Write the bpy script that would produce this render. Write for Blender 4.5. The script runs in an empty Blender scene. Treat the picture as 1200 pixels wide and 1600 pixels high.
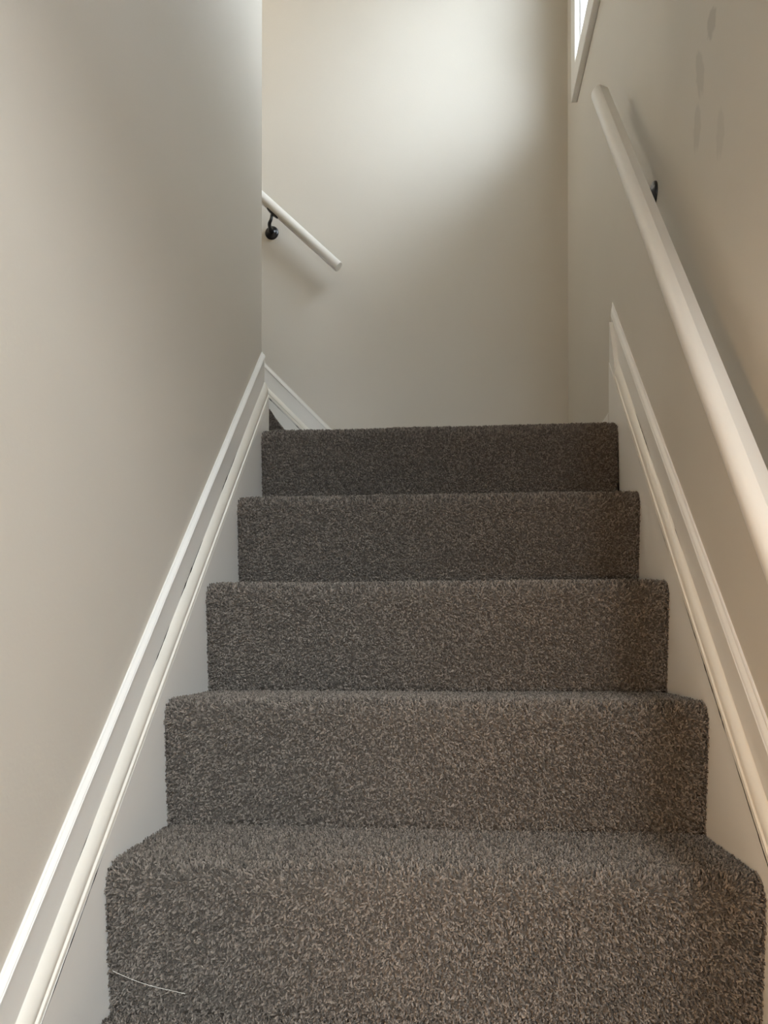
import bpy, bmesh, math, random
from mathutils import Vector, Matrix, noise

random.seed(7)
SC = bpy.context.scene
COL = SC.collection

# ------------------------------------------------------------------ camera
RUN, RISE, W = 0.2196, 0.2103, 0.87        # tread run, riser height, carpet width
HW = W / 2                                  # carpet half width (stringer faces)
XW = 0.455                                  # side wall faces at +-XW
FARY = 1.813                                # far wall
CORNER = 0.967                              # end of the left wall

cam_d = bpy.data.cameras.new('camera')
cam = bpy.data.objects.new('camera', cam_d)
COL.objects.link(cam)
cam.location = (0.0362, -1.0321, 0.2927)
cam.rotation_euler = (math.pi / 2 + 0.0094, 0.0, 0.0854)
cam_d.sensor_fit = 'VERTICAL'
cam_d.sensor_height = 36.0
cam_d.sensor_width = 27.0
cam_d.lens = 36.0 * 1225 / 1600
cam_d.shift_y = (1001.6 - 800) / 1600
cam_d.clip_start = 0.02
SC.camera = cam

# ------------------------------------------------------------------ world, light, exposure
SC.view_settings.view_transform = 'Standard'
SC.view_settings.look = 'None'
SC.view_settings.gamma = 1.0
SC.view_settings.exposure = 0.1
SC.view_settings.use_curve_mapping = False
SC.cycles.max_bounces = 14
SC.cycles.diffuse_bounces = 10
SC.cycles.transparent_max_bounces = 16
SC.cycles.sample_clamp_indirect = 6.0
SC.cycles.use_denoising = True

world = bpy.data.worlds.new('daylight')
SC.world = world
world.use_nodes = True
bg = world.node_tree.nodes['Background']
bg.inputs['Color'].default_value = (0.83, 0.89, 1.0, 1)
bg.inputs['Strength'].default_value = 20.0

WIN = dict(y0=0.70, y1=1.53, z0=2.187, z1=3.12)         # opening of the landing window (right wall)
HWIN = dict(x0=0.05, x1=2.0, z0=0.45, z1=1.50, y=-4.0)   # opening of the hall window behind the camera


def portal(name, loc, rot, sx, sy):
    d = bpy.data.lights.new(name, 'AREA')
    d.shape = 'RECTANGLE'
    d.size, d.size_y = sx, sy
    d.cycles.is_portal = True
    o = bpy.data.objects.new(name, d)
    COL.objects.link(o)
    o.location, o.rotation_euler = loc, rot
    return o


portal('landing_window_portal', (0.60, (WIN['y0'] + WIN['y1']) / 2, (WIN['z0'] + WIN['z1']) / 2),
       (0, math.pi / 2, 0), WIN['z1'] - WIN['z0'], WIN['y1'] - WIN['y0'])
portal('hall_window_portal', ((HWIN['x0'] + HWIN['x1']) / 2, HWIN['y'] - 0.13, (HWIN['z0'] + HWIN['z1']) / 2),
       (math.pi / 2, 0, 0), HWIN['x1'] - HWIN['x0'], HWIN['z1'] - HWIN['z0'])
HALL_LAMP_POWER, UPPER_LAMP_POWER, CEILING_LAMP_POWER = 50.0, 24.0, 82.0

sun_d = bpy.data.lights.new('hazy_sun', 'SUN')
sun_d.energy = 6.5
sun_d.angle = math.radians(60)
sun_d.color = (0.74, 0.84, 1.0)
sun = bpy.data.objects.new('hazy_sun', sun_d)
COL.objects.link(sun)
sun.location = (3, -3, 5)
sun.rotation_euler = Vector((-0.58, 0.78, -0.40)).to_track_quat('-Z', 'Y').to_euler()


# ------------------------------------------------------------------ materials
def new_mat(name):
    m = bpy.data.materials.new(name)
    m.use_nodes = True
    nt = m.node_tree
    return m, nt, nt.nodes, nt.links, nt.nodes['Principled BSDF']


def paint(name, col, rough, bump=0.0, bscale=120.0, mott=0.03, mscale=3.0, spots=None):
    m, nt, N, L, P = new_mat(name)
    P.inputs['Roughness'].default_value = rough
    P.inputs['Specular IOR Level'].default_value = 0.4
    tc = N.new('ShaderNodeTexCoord')
    nz = N.new('ShaderNodeTexNoise')
    nz.inputs['Scale'].default_value = mscale
    nz.inputs['Detail'].default_value = 4
    L.new(tc.outputs['Object'], nz.inputs['Vector'])
    mix = N.new('ShaderNodeMix')
    mix.data_type = 'RGBA'
    mix.inputs['A'].default_value = (*[c * (1 - mott) for c in col], 1)
    mix.inputs['B'].default_value = (*[min(1, c * (1 + mott)) for c in col], 1)
    L.new(nz.outputs['Fac'], mix.inputs['Factor'])
    out = mix.outputs['Result']
    for (cx, cy, cz, sy, sz, rot, tint) in (spots or []):
        mp = N.new('ShaderNodeMapping')
        mp.vector_type = 'TEXTURE'
        mp.inputs['Location'].default_value = (cx, cy, cz)
        mp.inputs['Rotation'].default_value = (rot, 0, 0)
        mp.inputs['Scale'].default_value = (1, sy, sz)
        L.new(tc.outputs['Object'], mp.inputs['Vector'])
        n2 = N.new('ShaderNodeTexNoise')
        n2.inputs['Scale'].default_value = 2.2
        L.new(mp.outputs['Vector'], n2.inputs['Vector'])
        ln = N.new('ShaderNodeVectorMath')
        ln.operation = 'LENGTH'
        L.new(mp.outputs['Vector'], ln.inputs[0])
        ad = N.new('ShaderNodeMath')
        ad.operation = 'MULTIPLY_ADD'
        L.new(n2.outputs['Fac'], ad.inputs[0])
        ad.inputs[1].default_value = 0.7
        L.new(ln.outputs['Value'], ad.inputs[2])
        mr = N.new('ShaderNodeMapRange')
        mr.interpolation_type = 'SMOOTHSTEP'
        mr.inputs['From Min'].default_value = 1.0
        mr.inputs['From Max'].default_value = 1.35
        mr.inputs['To Min'].default_value = 1.0
        mr.inputs['To Max'].default_value = 0.0
        L.new(ad.outputs['Value'], mr.inputs['Value'])
        mm = N.new('ShaderNodeMix')
        mm.data_type = 'RGBA'
        mm.inputs['B'].default_value = (*[c * tint for c in col], 1)
        L.new(mr.outputs['Result'], mm.inputs['Factor'])
        L.new(out, mm.inputs['A'])
        out = mm.outputs['Result']
    L.new(out, P.inputs['Base Color'])
    if bump:
        nb = N.new('ShaderNodeTexNoise')
        nb.inputs['Scale'].default_value = bscale
        nb.inputs['Detail'].default_value = 3
        L.new(tc.outputs['Object'], nb.inputs['Vector'])
        bp = N.new('ShaderNodeBump')
        bp.inputs['Strength'].default_value = bump
        bp.inputs['Distance'].default_value = 0.002
        L.new(nb.outputs['Fac'], bp.inputs['Height'])
        L.new(bp.outputs['Normal'], P.inputs['Normal'])
    return m


WALLC = (0.63, 0.590, 0.517)
M_wall = paint('greige_wall_paint', WALLC, 0.55, 0.10, 160)
M_wall_r = paint('greige_wall_paint_marked', WALLC, 0.55, 0.10, 160, spots=[
    (XW, 0.262, 1.300, 0.024, 0.030, -0.6, 0.80),
    (XW, 0.322, 1.262, 0.022, 0.055, -0.3, 0.86),
    (XW, 0.338, 1.180, 0.024, 0.045, 0.0, 0.88),
    (XW, 0.224, 1.095, 0.022, 0.045, 0.0, 0.91),
])
M_ceil = paint('ceiling_paint', (0.80, 0.79, 0.76), 0.7, 0.05)
M_trim = paint('white_gloss_trim_paint', (0.80, 0.785, 0.74), 0.32, 0.10, 45, 0.02, 9)
M_trimy = paint('aged_white_trim_paint', (0.80, 0.77, 0.69), 0.30, 0.14, 60, 0.05, 14)
M_rail = paint('white_rail_paint', (0.78, 0.755, 0.70), 0.33, 0.05, 60, 0.02, 8)
M_floor = paint('hall_floor_wood', (0.30, 0.21, 0.14), 0.4, 0.05, 30, 0.15, 6)
M_crack = paint('dark_caulk_gap', (0.03, 0.025, 0.02), 0.9)
M_caulk = paint('dried_caulk', (0.82, 0.78, 0.70), 0.45, 0.2, 90)
M_vinyl = paint('white_window_vinyl', (0.82, 0.82, 0.81), 0.3)

M_black, nt, N, L, P = new_mat('black_bracket_enamel')
P.inputs['Base Color'].default_value = (0.008, 0.008, 0.009, 1)
P.inputs['Roughness'].default_value = 0.28
nb = N.new('ShaderNodeTexNoise'); nb.inputs['Scale'].default_value = 90
bp = N.new('ShaderNodeBump'); bp.inputs['Strength'].default_value = 0.1; bp.inputs['Distance'].default_value = 0.001
L.new(nb.outputs['Fac'], bp.inputs['Height']); L.new(bp.outputs['Normal'], P.inputs['Normal'])

M_steel, nt, N, L, P = new_mat('screw_steel')
P.inputs['Base Color'].default_value = (0.05, 0.05, 0.055, 1)
P.inputs['Metallic'].default_value = 0.8
P.inputs['Roughness'].default_value = 0.35

# carpet backing / body
M_carpet, nt, N, L, P = new_mat('carpet_backing')
P.inputs['Roughness'].default_value = 0.95
P.inputs['Specular IOR Level'].default_value = 0.05
tc = N.new('ShaderNodeTexCoord')
nz = N.new('ShaderNodeTexNoise'); nz.inputs['Scale'].default_value = 260; nz.inputs['Detail'].default_value = 3
L.new(tc.outputs['Object'], nz.inputs['Vector'])
cr = N.new('ShaderNodeValToRGB')
cr.color_ramp.elements[0].color = (0.065, 0.055, 0.045, 1)
cr.color_ramp.elements[1].color = (0.13, 0.11, 0.09, 1)
L.new(nz.outputs['Fac'], cr.inputs['Fac']); L.new(cr.outputs['Color'], P.inputs['Base Color'])

# carpet yarn: heathered tones, one per tuft
M_yarn, nt, N, L, P = new_mat('carpet_yarn')
P.inputs['Roughness'].default_value = 0.85
P.inputs['Specular IOR Level'].default_value = 0.15
P.inputs['Sheen Weight'].default_value = 0.35
P.inputs['Sheen Tint'].default_value = (0.9, 0.78, 0.66, 1)
P.inputs['Sheen Roughness'].default_value = 0.5
at = N.new('ShaderNodeAttribute'); at.attribute_type = 'INSTANCER'; at.attribute_name = 'tone'
cr = N.new('ShaderNodeValToRGB')
cr.color_ramp.elements[0].position = 0.0
cr.color_ramp.elements[0].color = (0.044, 0.038, 0.032, 1)
cr.color_ramp.elements[1].position = 1.0
cr.color_ramp.elements[1].color = (0.26, 0.224, 0.188, 1)
e = cr.color_ramp.elements.new(0.5); e.color = (0.12, 0.102, 0.085, 1)
L.new(at.outputs['Fac'], cr.inputs['Fac']); L.new(cr.outputs['Color'], P.inputs['Base Color'])

M_slat, nt, N, L, P = new_mat('blind_slat_white')
P.inputs['Base Color'].default_value = (0.85, 0.85, 0.84, 1)
P.inputs['Roughness'].default_value = 0.4
tl = N.new('ShaderNodeBsdfTranslucent'); tl.inputs['Color'].default_value = (0.8, 0.8, 0.78, 1)
ms = N.new('ShaderNodeMixShader'); ms.inputs['Fac'].default_value = 0.35
L.new(P.outputs['BSDF'], ms.inputs[1]); L.new(tl.outputs['BSDF'], ms.inputs[2])
L.new(ms.outputs['Shader'], N['Material Output'].inputs['Surface'])

M_glass, nt, N, L, P = new_mat('window_glass')
N.remove(P)
tr = N.new('ShaderNodeBsdfTransparent'); tr.inputs['Color'].default_value = (0.95, 0.97, 0.96, 1)
gl = N.new('ShaderNodeBsdfGlossy'); gl.inputs['Roughness'].default_value = 0.02
ms = N.new('ShaderNodeMixShader')
ms.inputs['Fac'].default_value = 0.05
L.new(tr.outputs['BSDF'], ms.inputs[1]); L.new(gl.outputs['BSDF'], ms.inputs[2])
L.new(ms.outputs['Shader'], N['Material Output'].inputs['Surface'])

M_globe, nt, N, L, P = new_mat('frosted_lamp_globe')
N.remove(P)
tr = N.new('ShaderNodeBsdfTransparent'); tr.inputs['Color'].default_value = (1, 0.97, 0.92, 1)
tl = N.new('ShaderNodeBsdfTranslucent'); tl.inputs['Color'].default_value = (0.9, 0.87, 0.8, 1)
ms = N.new('ShaderNodeMixShader'); ms.inputs['Fac'].default_value = 0.25
L.new(tr.outputs['BSDF'], ms.inputs[1]); L.new(tl.outputs['BSDF'], ms.inputs[2])
L.new(ms.outputs['Shader'], N['Material Output'].inputs['Surface'])


# ------------------------------------------------------------------ helpers
def tag(o, label=None, cat=None, group=None, kind=None):
    if label: o['label'] = label
    if cat: o['category'] = cat
    if group: o['group'] = group
    if kind: o['kind'] = kind
    return o


def empty(name, loc=(0, 0, 0)):
    o = bpy.data.objects.new(name, None)
    o.empty_display_size = 0.1
    COL.objects.link(o)
    o.location = loc
    return o


def obj(name, bm, mat, parent=None, smooth=False, loc=None):
    me = bpy.data.meshes.new(name)
    bmesh.ops.recalc_face_normals(bm, faces=bm.faces)
    bm.to_mesh(me)
    bm.free()
    me.materials.append(mat)
    if smooth:
        for p in me.polygons: p.use_smooth = True
    o = bpy.data.objects.new(name, me)
    COL.objects.link(o)
    if loc is not None: o.location = loc
    if parent:
        o.parent = parent
        if loc is None: o.location = -parent.location     # parents carry no rotation
    return o


def box(bm, x0, x1, y0, y1, z0, z1):
    v = [bm.verts.new(p) for p in ((x0, y0, z0), (x1, y0, z0), (x1, y1, z0), (x0, y1, z0),
                                   (x0, y0, z1), (x1, y0, z1), (x1, y1, z1), (x0, y1, z1))]
    for f in ((0, 3, 2, 1), (4, 5, 6, 7), (0, 1, 5, 4), (1, 2, 6, 5), (2, 3, 7, 6), (3, 0, 4, 7)):
        bm.faces.new([v[i] for i in f])


def boxes(*bs):
    bm = bmesh.new()
    for b in bs: box(bm, *b)
    return bm


def bevel_box(b, r):
    bm = boxes(b)
    bmesh.ops.bevel(bm, geom=list(bm.edges), offset=r, segments=2, affect='EDGES', profile=0.5)
    return bm


def struct(name, bm, mat, label, cat, smooth=False):
    o = obj(name, bm, mat, None, smooth)
    return tag(o, label, cat, kind='structure')


def prism(rings):
    """closed solid from rings (lists of 3-D points, same count), capped at both ends"""
    bm = bmesh.new()
    rv = [[bm.verts.new(p) for p in r] for r in rings]
    n = len(rv[0])
    for a, b in zip(rv, rv[1:]):
        for i in range(n):
            j = (i + 1) % n
            bm.faces.new((a[i], a[j], b[j], b[i]))
    bm.faces.new(list(reversed(rv[0])))
    bm.faces.new(rv[-1])
    return bm


def tube(path, radii, seg=14, squash=None):
    """solid tube along a list of points"""
    rings = []
    pts = [Vector(p) for p in path]
    ref = None
    for i, p in enumerate(pts):
        t = (pts[min(i + 1, len(pts) - 1)] - pts[max(i - 1, 0)]).normalized()
        if ref is None:
            ref = t.orthogonal().normalized()
        ref = (ref - t * ref.dot(t)).normalized()
        b = t.cross(ref)
        r = radii[i] if isinstance(radii, (list, tuple)) else radii
        rings.append([p + (ref * math.cos(a) + b * math.sin(a)) * r
                      for a in (2 * math.pi * k / seg for k in range(seg))])
    return prism(rings)


def auto_smooth(o, deg=35):
    for p in o.data.polygons: p.use_smooth = True
    m = o.modifiers.new('edge', 'EDGE_SPLIT')
    m.split_angle = math.radians(deg)
    return o


# ------------------------------------------------------------------ the shell
ZF = -4 * RISE              # lower hall floor
ZL = 4 * RISE               # landing
ZU = 10 * RISE              # upper floor
ZT = 4.30                   # stairwell ceiling
ZH = 1.60                   # hall ceiling
YH = -0.86                  # hall side face of the stairwell front
X2 = -0.523                 # nose of the first step of the upper flight

struct('wall_far', boxes((-2.6, 0.60, FARY, FARY + 0.12, -0.9, ZT)), M_wall,
       'greige far wall above the stair landing', 'wall')
struct('wall_left', boxes((-0.575, -XW, YH, CORNER, ZF, ZT)), M_wall,
       'greige left wall of the stairs ending in a corner at the landing', 'wall')
struct('wall_right', boxes(
    (XW, 0.60, YH, FARY, ZF, WIN['z0']), (XW, 0.60, YH, FARY, WIN['z1'], ZT),
    (XW, 0.60, YH, WIN['y0'], WIN['z0'], WIN['z1']), (XW, 0.60, WIN['y1'], FARY, WIN['z0'], WIN['z1'])),
    M_wall_r, 'greige right wall of the stairs with scuffed paint and a high window', 'wall')
struct('wall_inner', boxes((-2.6, -0.575, 0.862, CORNER, ZF, ZT)), M_wall,
       'greige wall along the inner side of the upper flight', 'wall')
struct('wall_upper_end', boxes((-2.72, -2.6, 0.862, FARY + 0.12, ZF, ZT)), M_wall,
       'greige end wall of the upper hall', 'wall')
struct('wall_header', boxes((-0.575, 0.60, YH - 0.12, YH, 1.30, ZT)), M_wall,
       'greige wall above the hall end of the stairwell', 'wall')
struct('ceiling', boxes((-2.72, 0.60, YH - 0.12, FARY + 0.12, ZT, ZT + 0.1)), M_ceil,
       'white ceiling over the stairwell', 'ceiling')
struct('floor_upper', boxes((-2.6, X2 - 5 * RUN, CORNER, FARY, ZU - 0.2, ZU)), M_floor,
       'upper hall floor at the head of the upper flight', 'floor')
# lower hall behind the camera
HX = 2.2
struct('floor', boxes((-HX, HX, -4.0, YH, ZF - 0.1, ZF), (-0.575, 0.60, YH, FARY, ZF - 0.1, ZF)), M_floor,
       'brown hall floor at the foot of the stairs', 'floor')
struct('ceiling_hall', boxes((-HX, HX, -4.0, YH - 0.12, ZH, ZH + 0.1)), M_ceil,
       'white ceiling of the lower hall', 'ceiling')
struct('wall_hall_front', boxes((-HX, -0.575, YH - 0.12, YH, ZF, ZH), (0.60, HX, YH - 0.12, YH, ZF, ZH)), M_wall,
       'greige hall wall on both sides of the stair opening', 'wall')
struct('wall_hall_left', boxes((-HX - 0.12, -HX, -4.0, YH, ZF, ZH)), M_wall, 'greige left wall of the lower hall', 'wall')
struct('wall_hall_right', boxes((HX, HX + 0.12, -4.0, YH, ZF, ZH)), M_wall, 'greige right wall of the lower hall', 'wall')
struct('wall_hall_back', boxes(
    (-HX, HWIN['x0'], -4.12, -4.0, ZF, ZH), (HWIN['x1'], HX, -4.12, -4.0, ZF, ZH),
    (HWIN['x0'], HWIN['x1'], -4.12, -4.0, ZF, HWIN['z0']), (HWIN['x0'], HWIN['x1'], -4.12, -4.0, HWIN['z1'], ZH)),
    M_wall, 'greige back wall of the lower hall with a wide window', 'wall')

# ------------------------------------------------------------------ skirting along the stairs
def frange(a, b, n):
    return [a + (b - a) * i / n for i in range(n + 1)]


def sloped_piece(name, parent, frame, s0, s1, profile, mat, n=46, jit=0.0004, seed=0, smooth=True, deg=30, mitre=0.0):
    """profile: list of (protrusion, drop below the outer line); frame(s, p, v) -> world point"""
    rings = []
    for k, s in enumerate(frange(s0, s1, n)):
        ring = []
        for (p, v) in profile:
            q = noise.noise(Vector((s * 9 + seed, v * 40, seed * 3.1))) * jit
            ring.append(frame(s - (mitre * p if k == n else 0), p + (q if p > 0.001 else 0), v + q * 1.5))
        rings.append(ring)
    o = obj(name, prism(rings), mat, parent)
    return auto_smooth(o, deg) if smooth else o


def crack(parent, frame, s0, s1, p, v, width, seed, breaks=0.25, mat=None, name='caulk_crack'):
    """broken thin dark gap in the caulk line: a jagged low ribbon"""
    bm = bmesh.new()
    n = int(abs(s1 - s0) / 0.004)
    prev = None
    for k in range(n + 1):
        s = s0 + (s1 - s0) * k / n
        a = noise.noise(Vector((s * 31, seed, 0.3)))
        g = noise.noise(Vector((s * 14, seed + 5.2, 0.7))) + 0.55 - breaks
        gap = g < 0
        w = 2.1 * width * (0.35 + 0.65 * abs(noise.noise(Vector((s * 60, seed, 9)))) * 1.6)
        w *= min(1, 8 * min(k, n - k) / n + 0.1)
        w *= max(0.05, min(1, g * 4))
        vv = v + a * 0.0012
        cur = [bm.verts.new(frame(s, p, vv - w / 2)), bm.verts.new(frame(s, p, vv + w / 2))]
        if prev and not gap:
            bm.faces.new((prev[0], prev[1], cur[1], cur[0]))
        prev = cur
    loose = [x for x in bm.verts if not x.link_faces]
    bmesh.ops.delete(bm, geom=loose, context='VERTS')
    return obj(name, bm, mat or M_crack, parent)


def cap_profile(v0, v1, p1):
    d = v1 - v0
    return [(0.0, v0), (0.0022, v0), (0.0034, v0 + d * .10), (0.0030, v0 + d * .22), (0.0042, v0 + d * .30),
            (0.0068, v0 + d * .45), (0.0086, v0 + d * .62), (0.0088, v0 + d * .72), (0.0098, v0 + d * .80), (0.0100, v0 + d * .95),
            (p1 + .001, v1), (p1, v1 + .001), (0.0, v1 + .001)]


def bead_profile(v0, v1, pa, pb):
    d = v1 - v0
    return [(0.0, v0), (pa, v0), (pa + .0022, v0 + d * .05), (pa + .0055, v0 + d * .2), (pa + .0090, v0 + d * .38),
            (pb + .0018, v0 + d * .52), (pb + .0022, v0 + d * .62), (pb + .0012, v0 + d * .70), (pb + .0010, v0 + d * .76),
            (pb + .0036, v0 + d * .82), (pb + .0042, v0 + d * .92), (pb + .0036, v1), (0.0, v1)]


PB = 0.0080          # protrusion of the flat band
PS = XW - HW         # protrusion of the stringer face (0.020)


def skirting(name, label, frame, s0, s1, v, seed, mitre):
    root = tag(empty(name, frame(s0, 0, 0)), label, 'skirting', kind='structure')
    v0, v1, v2, v3 = v
    sloped_piece('cap_moulding', root, frame, s0, s1, cap_profile(v0, v1, PB), M_trim, seed=seed, mitre=mitre)
    sloped_piece('skirting_band', root, frame, s0, s1, [(0, v1), (PB, v1), (PB, v2), (0, v2)], M_trim, seed=seed + 1, mitre=mitre)
    return root, v


def LF(s, p, v):  return Vector((-XW + p, s, 0.139 + 0.957 * s - v))
def RF(s, p, v):  return Vector((XW - p, s, 0.149 + 1.004 * s - v))
def FF(s, p, v):  return Vector((s, FARY - p, 1.361 - 1.011 * (s + 0.661) - v))


def stringer(parent, frame, s0, s1, v3, zlow, n=60):
    """flat board between the moulding and the carpet"""
    rings = []
    for s in frange(s0, s1, n):
        a, b = frame(s, PS, v3), frame(s, 0, v3)
        zl = max(zlow(s), ZF)
        rings.append([b, a, Vector((a.x, a.y, min(zl, a.z - .005))), Vector((b.x, b.y, min(zl, b.z - .005)))])
    return obj('stringer_board', prism(rings), M_trim, parent)


S_END_L, S_END_R = CORNER, 1.040
LV = (0.0, 0.013, 0.078, 0.124)
RV = (0.0, 0.024, 0.086, 0.127)
FV = (0.0, 0.020, 0.082, 0.114)

tl, _ = skirting('trim_1', 'white moulded stair skirting on the left wall up to its corner', LF, -0.70, S_END_L, LV, 1.3, 0.0)
sloped_piece('bead_moulding', tl, LF, -0.70, S_END_L, bead_profile(LV[2], LV[3], PB, PS - .004), M_trimy, seed=4.4, jit=.0003)
stringer(tl, LF, -0.70, S_END_L, LV[3], lambda s: 0.945 * s - 0.42)
crack(tl, LF, 0.20, 0.50, PB + .0009, LV[2] - .0036, .0030, 2.0, .05)
crack(tl, LF, 0.58, 0.70, PB + .0009, LV[2] - .0036, .0024, 2.6, .05)
crack(tl, LF, -0.12, 0.20, PB + .0009, LV[2] - .0036, .0022, 3.7, .60)
crack(tl, LF, -0.22, 0.0, PS + .0006, LV[3] + .001, .0018, 4.7, .50)

trr, _ = skirting('trim_2', 'white moulded stair skirting on the right wall cut off square at the landing', RF, -0.70, S_END_R, RV, 7.7, 2.4)
sloped_piece('bead_moulding', trr, RF, -0.70, 0.935, bead_profile(RV[2], RV[3], PB, PS - .004), M_trimy, seed=9.1, jit=.0004)
stringer(trr, RF, -0.70, 0.992, RV[3], lambda s: 1.004 * s - 0.42 if s < 0.86 else ZL - .03)
obj('filler_board', prism([[RF(a, p, v) for a, v in ((.925, RV[3]), (.925, RV[2] + .012), (.955, .062), (.992, .024), (.992, RV[3]))]
                           for p in (.001, PS - .0015)]), M_trim, trr)
crack(trr, RF, -0.10, 0.36, PS + .0006, RV[3] + .002, .0028, 5.0, .05)
crack(trr, RF, 0.36, 0.80, PS + .0006, RV[3] + .002, .0014, 6.0, .5)
crack(trr, RF, 0.40, 0.76, PB + .0009, RV[2] - .0008, .0022, 8.0, .5)

FS0, FS1 = X2 - 5 * RUN, -0.28
tf, _ = skirting('trim_3', 'white moulded skirting climbing left along the far wall', FF, FS0, FS1, FV, 11.0, 0.0)
sloped_piece('bead_moulding', tf, FF, FS0, FS1, bead_profile(FV[2], FV[3], PB, PS - .004), M_trimy, seed=12.1)
stringer(tf, FF, FS0, FS1, FV[3], lambda s: max(ZL - .02, 1.361 - 1.011 * (s + .661) - .42))
crack(tf, FF, -0.64, -0.50, PS + .0008, FV[3] + .004, .0022, 21.0, .1)

# thin raised smears of caulk below the mouldings
for fr_, par, sa, sb, v_, sd in ((RF, trr, .30, .62, RV[3] + .012, 31.0), (RF, trr, .05, .34, RV[3] + .018, 32.0), (RF, trr, -.05, .20, RV[3] + .009, 33.0),
                                 (LF, tl, -.20, .02, LV[3] + .010, 34.0), (LF, tl, -.18, -.02, LV[3] + .030, 35.0), (LF, tl, .40, .62, LV[3] + .008, 36.0)):
    crack(par, fr_, sa, sb, PS + .0007, v_, .0010, sd, .45, M_caulk, 'caulk_smear')

# low baseboards on the landing
bb = tag(empty('baseboard_right', (XW, S_END_R, ZL)), 'low white baseboard on the right wall of the landing', 'baseboard', kind='structure')
obj('board', boxes((XW - .012, XW, S_END_R, FARY, ZL - .02, ZL + .058)), M_trim, bb)
auto_smooth(obj('cap', prism([[(XW - p, s, ZL + .074 - v) for (p, v) in
     [(0, 0), (.004, 0), (.007, .004), (.011, .010), (.012, .016), (0, .016)]] for s in (S_END_R, FARY)]), M_trim, bb), 25)
bb = tag(empty('baseboard_far', (-.28, FARY, ZL)), 'low white baseboard on the far wall of the landing', 'baseboard', kind='structure')
obj('board', boxes((FS1, XW - .012, FARY - .012, FARY, ZL - .02, ZL + .058)), M_trim, bb)
obj('cap', boxes((FS1, XW - .012, FARY - .008, FARY, ZL + .058, ZL + .074)), M_trim, bb)

# ------------------------------------------------------------------ carpeted stairs
PILE = 0.0065        # how far the tufts stand out of the backing


def make_tuft():
    bm = bmesh.new()
    rings = []
    rnd = random.Random(3)
    segs = [(0.0, 0.0, 0.0, 1.25), (0.15, 0.05, 2.6, 1.55), (0.55, 0.3, 5.2, 1.45), (1.3, 0.5, 7.4, 0.95)]
    for k, (ox, oy, z, r) in enumerate(segs):
        ring = []
        for j in range(5):
            a = 2 * math.pi * j / 5 + k * 0.5
            ring.append(bm.verts.new(((ox + math.cos(a) * r * .82) * .001, (oy + math.sin(a) * r * .82) * .001, z * .001)))
        rings.append(ring)
    for a, b in zip(rings, rings[1:]):
        for j in range(5):
            bm.faces.new((a[j], a[(j + 1) % 5], b[(j + 1) % 5], b[j]))
    bm.faces.new(rings[-1])
    me = bpy.data.meshes.new('tuft')
    bm.to_mesh(me); bm.free()
    me.materials.append(M_yarn)
    for p in me.polygons: p.use_smooth = True
    return bpy.data.objects.new('carpet_tuft', me)


TUFT = make_tuft()


def pile_group(density, lean=0.62):
    ng = bpy.data.node_groups.new('carpet_pile', 'GeometryNodeTree')
    ng.interface.new_socket('Geometry', in_out='INPUT', socket_type='NodeSocketGeometry')
    ng.interface.new_socket('Geometry', in_out='OUTPUT', socket_type='NodeSocketGeometry')
    N, L = ng.nodes, ng.links
    gi, go = N.new('NodeGroupInput'), N.new('NodeGroupOutput')
    d = N.new('GeometryNodeDistributePointsOnFaces')
    d.distribute_method = 'RANDOM'
    d.inputs['Density'].default_value = density
    L.new(gi.outputs[0], d.inputs['Mesh'])
    oi = N.new('GeometryNodeObjectInfo')
    oi.inputs['Object'].default_value = TUFT
    ip = N.new('GeometryNodeInstanceOnPoints')
    L.new(d.outputs['Points'], ip.inputs['Points'])
    L.new(oi.outputs['Geometry'], ip.inputs['Instance'])
    rv = N.new('FunctionNodeRandomValue'); rv.data_type = 'FLOAT_VECTOR'
    rv.inputs['Min'].default_value = (-lean, -lean, 0)
    rv.inputs['Max'].default_value = (lean, lean, 6.283)
    rr = N.new('FunctionNodeRotateRotation'); rr.rotation_space = 'LOCAL'
    L.new(d.outputs['Rotation'], rr.inputs['Rotation'])
    L.new(rv.outputs['Value'], rr.inputs['Rotate By'])
    L.new(rr.outputs['Rotation'], ip.inputs['Rotation'])
    sc = N.new('FunctionNodeRandomValue'); sc.data_type = 'FLOAT'
    sc.inputs[2].default_value = 0.75
    sc.inputs[3].default_value = 1.25
    L.new(sc.outputs[1], ip.inputs['Scale'])
    st = N.new('GeometryNodeStoreNamedAttribute')
    st.data_type = 'FLOAT'; st.domain = 'INSTANCE'
    st.inputs['Name'].default_value = 'tone'
    L.new(ip.outputs['Instances'], st.inputs['Geometry'])
    tn = N.new('FunctionNodeRandomValue'); tn.data_type = 'FLOAT'
    tn.inputs['Seed'].default_value = 11
    L.new(tn.outputs[1], st.inputs['Value'])
    L.new(st.outputs['Geometry'], go.inputs[0])
    return ng


NG = pile_group(130000)


def add_pile(parent, me_pts_faces):
    v, f = me_pts_faces
    me = bpy.data.meshes.new('carpet_pile')
    me.from_pydata(v, [], f)
    me.materials.append(M_yarn)
    o = bpy.data.objects.new('carpet_pile', me)
    COL.objects.link(o)
    o.parent = parent
    o.location = (0, 0, 0)
    m = o.modifiers.new('pile', 'NODES')
    m.node_group = NG
    o['kind'] = 'stuff'
    return o


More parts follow.
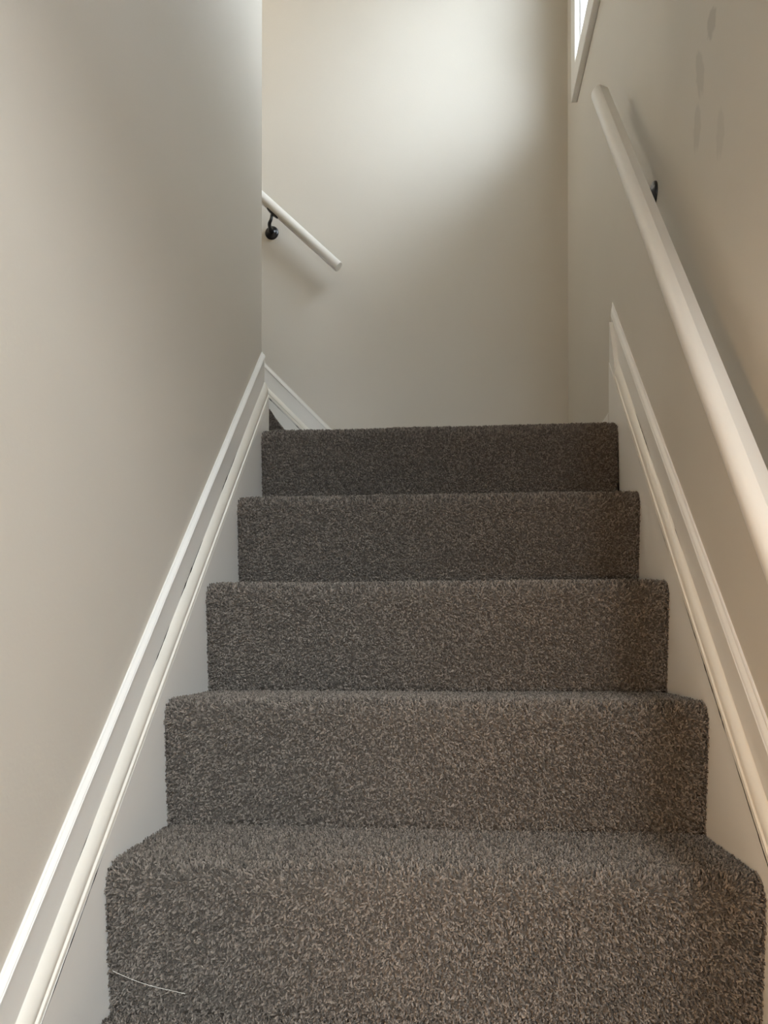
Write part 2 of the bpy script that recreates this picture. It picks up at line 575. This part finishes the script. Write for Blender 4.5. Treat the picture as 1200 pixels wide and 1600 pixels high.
def step_profile(depth, oh=0.019, R=0.034, dip=0.0):
    """carpet skin of one step in (depth, height) from the riser foot to the tread back; nose front at 0, tread at 0"""
    R -= PILE
    pts = []
    foot = (oh + PILE, -RISE)
    c = (PILE + R, -PILE - R)                  # centre of the nose
    for k in range(9):                         # riser: a straight hang from the nose
        t = k / 9
        pts.append((foot[0] + (PILE - foot[0]) * t, foot[1] + (c[1] - 0.006 - foot[1]) * t))
    for k in range(11):
        a = math.pi - (math.pi / 2) * k / 10
        pts.append((c[0] + R * math.cos(a), c[1] + R * math.sin(a)))
    n = max(4, int((depth - c[0]) / 0.018))
    for k in range(1, n + 1):
        pts.append((c[0] + (depth - c[0]) * k / n, -PILE))
    return pts


def build_step(name, parent, to_world, u0, u1, depth, seed, pile=True, pile_depth=None, body_bottom=-RISE):
    """to_world(u, d, h): u across, d into the stairs, h up"""
    prof = step_profile(depth)
    nu = 30
    V, F = [], []
    for iu in range(nu + 1):
        u = u0 + (u1 - u0) * iu / nu
        for (d, h) in prof:
            q = 0.0016 * noise.noise(Vector((u * 7, d * 9 + h * 9, seed * 4.7)))
            e = 0.0
            edge = min(iu, nu - iu)
            if edge == 0: e = 0.0015
            V.append(tuple(to_world(u, d - q + e, h + q - e)))
    n = len(prof)
    for iu in range(nu):
        for k in range(n - 1):
            a = iu * n + k
            F.append((a, a + n, a + n + 1, a + 1))
    # closed body
    bm = bmesh.new()
    bv = [bm.verts.new(p) for p in V]
    for f in F: bm.faces.new([bv[i] for i in f])
    lowb = [bm.verts.new(to_world(u0 + (u1 - u0) * iu / nu, depth, body_bottom)) for iu in range(nu + 1)]
    for iu in range(nu):
        a, b = iu * n, (iu + 1) * n
        bm.faces.new((bv[a + n - 1], bv[b + n - 1], lowb[iu + 1], lowb[iu]))
        bm.faces.new((bv[a], lowb[iu], lowb[iu + 1], bv[b]))
    bm.faces.new([bv[k] for k in range(n)] + [lowb[0]])
    bm.faces.new([lowb[nu]] + [bv[nu * n + k] for k in reversed(range(n))])
    o = obj(name, bm, M_carpet, parent)
    for p in o.data.polygons: p.use_smooth = True
    if pile:
        kmax = n - 1
        if pile_depth:
            kmax = max(k for k in range(n) if prof[k][0] <= pile_depth)
        PF = [f for i, f in enumerate(F) if (i % (n - 1)) < kmax]
        # orient faces outward (towards -d / +h)
        me = add_pile(o, (V, PF)).data
        ref = to_world(0, -1, 1) - to_world(0, 0, 0)
        if me.polygons[0].normal.dot(ref) < 0:
            me.flip_normals()
    return o


stairs = tag(empty('staircase', (0, -3 * RUN, ZF)),
             'lower flight of stairs covered in dark grey brown pile carpet', 'staircase')


def lower_step(i):
    org = Vector((0, i * RUN, i * RISE)) - stairs.location
    return lambda u, d, h: org + Vector((u, d, h))


for i in range(-3, 5):
    last = i == 4
    o = build_step('landing' if last else 'step', stairs, lower_step(i), -HW, HW,
                   (FARY - 4 * RUN - .013) if last else RUN + 0.032 + PILE, i + 10,
                   pile=i >= -2, pile_depth=0.34 if last else None)
    o.location = (0, 0, 0)
    if last:
        o['label'] = 'carpeted landing at the top of the lower flight'
# carpet of the landing reaching round the corner to the upper flight
o = obj('landing_corner', boxes((X2 + .02, -HW, CORNER + .002, FARY - .021, ZL - RISE, ZL - .002)), M_carpet, stairs)

upper = tag(empty('staircase', (X2, (CORNER + FARY) / 2, ZL)),
            'upper flight of carpeted stairs turning left behind the wall corner', 'staircase')


def upper_step(i):
    org = Vector((X2 - i * RUN, 0, ZL + (i + 1) * RISE)) - upper.location
    return lambda u, d, h: org + Vector((-d, u, h))


for i in range(0, 5):
    o = build_step('step', upper, upper_step(i), CORNER + .004, FARY - .021, RUN + 0.032 + PILE, 40 + i, pile=i < 2)
    o.location = (0, 0, 0)

# a stray light thread lying on the lowest full riser
pts = []
for k in range(15):
    t = k / 14
    pts.append((-0.425 + 0.10 * t, 0.008 + .005 * t, -0.148 - 0.032 * t - 0.003 * math.sin(t * 4)))
tag(obj('loose_thread', tube(pts, 0.0003, 6), M_caulk), 'thin pale loose thread hanging across a carpeted riser', 'thread')

# ------------------------------------------------------------------ handrails (round with a flat underside)
def rail_mesh(A, B, r, flat, up=Vector((0, 0, 1)), turn=0.0):
    """mopstick rail from A to B"""
    A, B = Vector(A), Vector(B)
    t = (B - A).normalized()
    side = t.cross(up).normalized()
    n = side.cross(t).normalized()
    a0 = math.asin(flat / r)
    ring2 = []
    m = 30
    for k in range(m + 1):
        a = turn - math.pi / 2 + a0 + (2 * math.pi - 2 * a0) * k / m
        ring2.append((math.cos(a) * r, math.sin(a) * r))
    L0 = (B - A).length
    rings = []
    stations = [(0, .93), (.0018, 1.0)] + [(.0018 + (L0 - .0036) * k / 24, 1.0) for k in range(1, 24)] + [(L0 - .0018, 1.0), (L0, .93)]
    for s, g in stations:
        c = A + t * s
        rings.append([c + side * (x * g) + n * (y * g) for x, y in ring2])
    return prism(rings), t, n, -r * math.cos(a0)


def bracket(parent, wall_pt, wall_n, rail_under, rail_t, rail_n):
    """cast bracket: round wall plate, bent arm, saddle strap under the rail"""
    wp, wn, ru = Vector(wall_pt), Vector(wall_n), Vector(rail_under)
    up = Vector((0, 0, 1))
    rel = -parent.location
    side = wn.cross(up)
    c = wp + wn * .016
    pts = [wp + wn * .006, wp + wn * .018 + up * .001]
    end = ru - rail_n * .004
    ctrl = Vector((end.x, end.y, wp.z)) if True else None
    P0, P3 = pts[-1], end
    P1 = P0 + wn * (abs((end - wp).dot(wn)) * .95) + up * .004
    P2 = P3 - up * .035
    for k in range(1, 13):
        t = k / 12
        pts.append(P0 * (1 - t) ** 3 + P1 * 3 * t * (1 - t) ** 2 + P2 * 3 * t * t * (1 - t) + P3 * t ** 3)
    rad = [.0085] + [.0075 - .0018 * min(1, k / 8) for k in range(len(pts) - 1)]
    arm = obj('bracket', tube(pts, rad, 14), M_black, parent, smooth=True)
    # domed plate
    rings = []
    for (h, r) in ((0.0, .0250), (.003, .0252), (.0055, .0235), (.0075, .0185), (.0105, .0125), (.0125, .0105)):
        rings.append([wp + wn * h + (side * math.cos(a) + up * math.sin(a)) * r
                      for a in (2 * math.pi * k / 28 for k in range(28))])
    pl = obj('wall_plate', prism(rings), M_black, None, smooth=False)
    auto_smooth(pl, 40)
    pl.parent = arm; pl.location = (0, 0, 0)
    # screws on the plate
    for sgn in (-1, 1):
        q = wp + wn * .0058 + up * (sgn * .0175)
        bm = prism([[q + wn * h + (side * math.cos(a) + up * math.sin(a)) * r for a in (2 * math.pi * k / 10 for k in range(10))]
                    for h, r in ((0, .0034), (.0012, .0032), (.0018, .002))])
        s = obj('screw', bm, M_steel)
        s.parent = arm; s.location = (0, 0, 0)
    # saddle plate along the rail
    sd = rail_t.cross(rail_n)
    bm = bmesh.new()
    rings = []
    for s, w, th in ((-.027, .004, .003), (-.022, .0065, .0042), (0, .0070, .0070), (.022, .0065, .0042), (.027, .004, .003)):
        c = ru + rail_t * s
        rings.append([c + sd * (-w), c + sd * w, c + sd * w * .8 - rail_n * th, c - sd * w * .8 - rail_n * th])
    bm.free()
    s = obj('saddle', prism(rings), M_black)
    s.parent = arm; s.location = (0, 0, 0)
    return arm


# right-hand rail
RX = 0.389
def rz(y): return 1.605 + 1.206 * (y - 0.850)
A, B = (RX, -0.42, rz(-0.42)), (RX, 0.852, rz(0.852))
hr = tag(empty('handrail', (RX, 0.852, rz(0.852))), 'long round white wooden handrail on the right wall beside the window', 'handrail')
bm, t, n, under = rail_mesh(A, B, 0.0205, 0.0110, turn=math.radians(180 - 20))
auto_smooth(obj('rail', bm, M_rail, hr), 32)
for y in (0.617, -0.28):
    c = Vector((RX + .016, y + .01, rz(y + .01))) - n * .0125
    bracket(hr, (XW, y, c.z - .100), (-1, 0, 0), c, t, n)

# rail on the far wall
def fz(x): return 1.925 - 0.945 * (x + 0.642)
FRY = FARY - 0.062
A, B = (-1.75, FRY, fz(-1.75)), (-0.366, FRY, fz(-0.366))
hf = tag(empty('handrail', B), 'short visible end of a white handrail on the far wall above the upper flight', 'handrail')
bm, t, n, under = rail_mesh(A, B, 0.0190, 0.0115)
auto_smooth(obj('rail', bm, M_rail, hf), 32)
for x in (-0.597, -1.60):
    c = Vector((x, FRY, fz(x))) + n * under
    bracket(hf, (x - .027, FARY, c.z - .040), (0, -1, 0), c, t, n)

# ------------------------------------------------------------------ landing window with blind (right wall)
w = tag(empty('window_1', (XW, (WIN['y0'] + WIN['y1']) / 2, WIN['z0'])),
        'high white framed window in the right wall above the landing', 'window', kind='structure')
CW, CT = 0.077, 0.019
y0, y1, z0, z1 = WIN['y0'], WIN['y1'], WIN['z0'], WIN['z1']


def casing(pts):
    """mitred casing board from 4 outline points (y, z)"""
    bm = prism([[Vector((XW - h, y, z)) for y, z in pts] for h in (0, CT)])
    bmesh.ops.bevel(bm, geom=list(bm.edges), offset=.0012, segments=1, affect='EDGES')
    return obj('casing', bm, M_trim, w)


O = [(y0 - CW, z0 - CW), (y1 + CW, z0 - CW), (y1 + CW, z1 + CW), (y0 - CW, z1 + CW)]
I = [(y0, z0), (y1, z0), (y1, z1), (y0, z1)]
for k in range(4):
    j = (k + 1) % 4
    casing([O[k], O[j], I[j], I[k]])
J = .006
for b in ((XW - .001, .60, y0, y1, z0, z0 + J), (XW - .001, .60, y0, y1, z1 - J, z1),
          (XW - .001, .60, y0, y0 + J, z0, z1), (XW - .001, .60, y1 - J, y1, z0, z1)):
    obj('jamb', boxes(b), M_vinyl, w)
FRX0, FRX1 = 0.535, 0.585
zm = (z0 + z1) / 2
for (a0, a1, b0, b1, xx) in ((y0 + J, y1 - J, z0 + J, zm + .02, 0), (y0 + J, y1 - J, zm - .02, z1 - J, .012)):
    sf = .04
    s = obj('sash', boxes((FRX0 + xx, FRX0 + xx + .03, a0, a1, b0, b0 + sf), (FRX0 + xx, FRX0 + xx + .03, a0, a1, b1 - sf, b1),
                          (FRX0 + xx, FRX0 + xx + .03, a0, a0 + sf, b0 + sf, b1 - sf), (FRX0 + xx, FRX0 + xx + .03, a1 - sf, a1, b0 + sf, b1 - sf)), M_vinyl, w)
    g = obj('pane', boxes((FRX0 + xx + .013, FRX0 + xx + .016, a0 + sf, a1 - sf, b0 + sf, b1 - sf)), M_glass)
    g.parent = s; g.location = (0, 0, 0)

BX = XW + 0.040
bl = tag(empty('window_blind', (BX, (y0 + y1) / 2, z0 + J)), 'white horizontal slat blind hanging inside the high window', 'blind')
obj('head_rail', bevel_box((BX - .016, BX + .016, y0 + .012, y1 - .012, z1 - J - .028, z1 - J - .001), .003), M_vinyl, bl)
obj('bottom_rail', bevel_box((BX - .013, BX + .013, y0 + .014, y1 - .014, z0 + J + .001, z0 + J + .013), .003), M_vinyl, bl)
rings = []
for k in range(7):
    a = -1 + 2 * k / 6
    rings.append((.0125 * a, .0022 * (1 - a * a)))
prof = [(x, h + .0004) for x, h in rings] + [(x, h - .0004) for x, h in reversed(rings)]
tilt = math.radians(28)
rot = [(x * math.cos(tilt) - h * math.sin(tilt), x * math.sin(tilt) + h * math.cos(tilt)) for x, h in prof]
slat0 = obj('slat', prism([[Vector((x, s, h)) for x, h in rot] for s in (-(y1 - y0) / 2 + .015, (y1 - y0) / 2 - .015)]), M_slat)
zz = z0 + J + .030
first = True
while zz < z1 - J - .035:
    s = slat0 if first else slat0.copy()
    if not first: COL.objects.link(s)
    first = False
    s.parent = bl
    s.location = (0, 0, zz - bl.location.z)
    zz += .0205
for yy in (y0 + .13, y1 - .13):
    obj('ladder_cord', tube([(BX - .013, yy, z0 + J + .01), (BX - .013, yy, z1 - J - .02)], .0008, 6), M_vinyl, bl)

# hall window behind the camera
w = tag(empty('window_2', ((HWIN['x0'] + HWIN['x1']) / 2, HWIN['y'], HWIN['z0'])),
        'wide white window in the back wall of the lower hall', 'window', kind='structure')
x0, x1, z0, z1 = HWIN['x0'], HWIN['x1'], HWIN['z0'], HWIN['z1']
f = .05
obj('sash', boxes((x0, x1, -4.09, -4.04, z0, z0 + f), (x0, x1, -4.09, -4.04, z1 - f, z1), (x0, x0 + f, -4.09, -4.04, z0 + f, z1 - f),
                  (x1 - f, x1, -4.09, -4.04, z0 + f, z1 - f), ((x0 + x1) / 2 - .03, (x0 + x1) / 2 + .03, -4.09, -4.04, z0 + f, z1 - f)), M_vinyl, w)
for a, b in ((x0 + f, (x0 + x1) / 2 - .03), ((x0 + x1) / 2 + .03, x1 - f)):
    obj('pane', boxes((a, b, -4.068, -4.064, z0 + f, z1 - f)), M_glass, w)


# ------------------------------------------------------------------ lamps of the two halls (outside the picture)
def turned(x, y, rs, seg=28):
    return prism([[Vector((x + math.cos(a) * r, y + math.sin(a) * r, z)) for a in (2 * math.pi * k / seg for k in range(seg))] for z, r in rs])


def globe_profile(z, r, n=12):
    return [(z - r * math.cos(math.pi * k / n), max(.004, r * math.sin(math.pi * k / n))) for k in range(n + 1)]


def glow(name, loc, power, color, radius):
    d = bpy.data.lights.new(name, 'POINT')
    d.energy, d.color, d.shadow_soft_size = power, color, radius
    o = bpy.data.objects.new(name, d)
    COL.objects.link(o)
    o.location = loc


# pendant over the upper hall
PX, PY, PZ = -1.50, 1.45, 3.10
t = tag(empty('pendant_lamp', (PX, PY, ZT)), 'small white globe pendant lamp over the upper flight', 'lamp')
auto_smooth(obj('canopy', turned(PX, PY, [(ZT, .055), (ZT - .02, .055), (ZT - .03, .012)]), M_vinyl, t), 35)
obj('cord', tube([(PX, PY, ZT - .03), (PX, PY, PZ + .12)], .003, 8), M_black, t)
auto_smooth(obj('socket', turned(PX, PY, [(PZ + .13, .012), (PZ + .12, .022), (PZ + .07, .024)]), M_black, t), 35)
auto_smooth(obj('globe', turned(PX, PY, globe_profile(PZ, .08)), M_globe, t), 60)
glow('pendant_glow', (PX, PY, PZ), UPPER_LAMP_POWER, (1.0, 0.96, 0.89), 0.085)

# lamp on a stem standing in the lower hall
FX, FYL, FZL = -0.66, -1.45, 0.20
t = tag(empty('floor_lamp', (FX, FYL, ZF)), 'floor lamp with a warm globe under an added white cone shade that blocks its upward light in the lower hall', 'lamp')
auto_smooth(obj('base', turned(FX, FYL, [(ZF, .13), (ZF + .015, .13), (ZF + .025, .10), (ZF + .03, .015)]), M_black, t), 35)
obj('pole', tube([(FX, FYL, ZF + .028), (FX, FYL, FZL - .085)], .011, 14), M_black, t)
auto_smooth(obj('globe', turned(FX, FYL, globe_profile(FZL, .09)), M_globe, t), 60)
auto_smooth(obj('shade', turned(FX, FYL, [(FZL + .10, .255), (FZL + .21, .09), (FZL + .215, .02), (FZL + .207, .02), (FZL + .202, .086), (FZL + .094, .25)]), M_vinyl, t), 35)  # unseen shade added to keep lamp light off the upper right wall
obj('shade_holder', tube([(FX, FYL, FZL + .085), (FX, FYL, FZL + .212)], .02, 12), M_black, t)
glow('floor_lamp_glow', (FX, FYL, FZL), HALL_LAMP_POWER, (1.0, 0.62, 0.32), 0.092)

# flush globe on the lower hall ceiling just before the stair opening
CX, CY, CZ = 0.50, -1.42, ZH - .115
t = tag(empty('ceiling_light', (CX, CY, ZH)), 'flush white globe light on the lower hall ceiling before the stairs', 'lamp')
auto_smooth(obj('canopy', turned(CX, CY, [(ZH, .09), (ZH - .02, .09), (ZH - .03, .06)]), M_vinyl, t), 35)
auto_smooth(obj('globe', turned(CX, CY, globe_profile(CZ, .095)), M_globe, t), 60)
glow('ceiling_light_glow', (CX, CY, CZ), CEILING_LAMP_POWER, (0.80, 0.89, 1.0), 0.097)
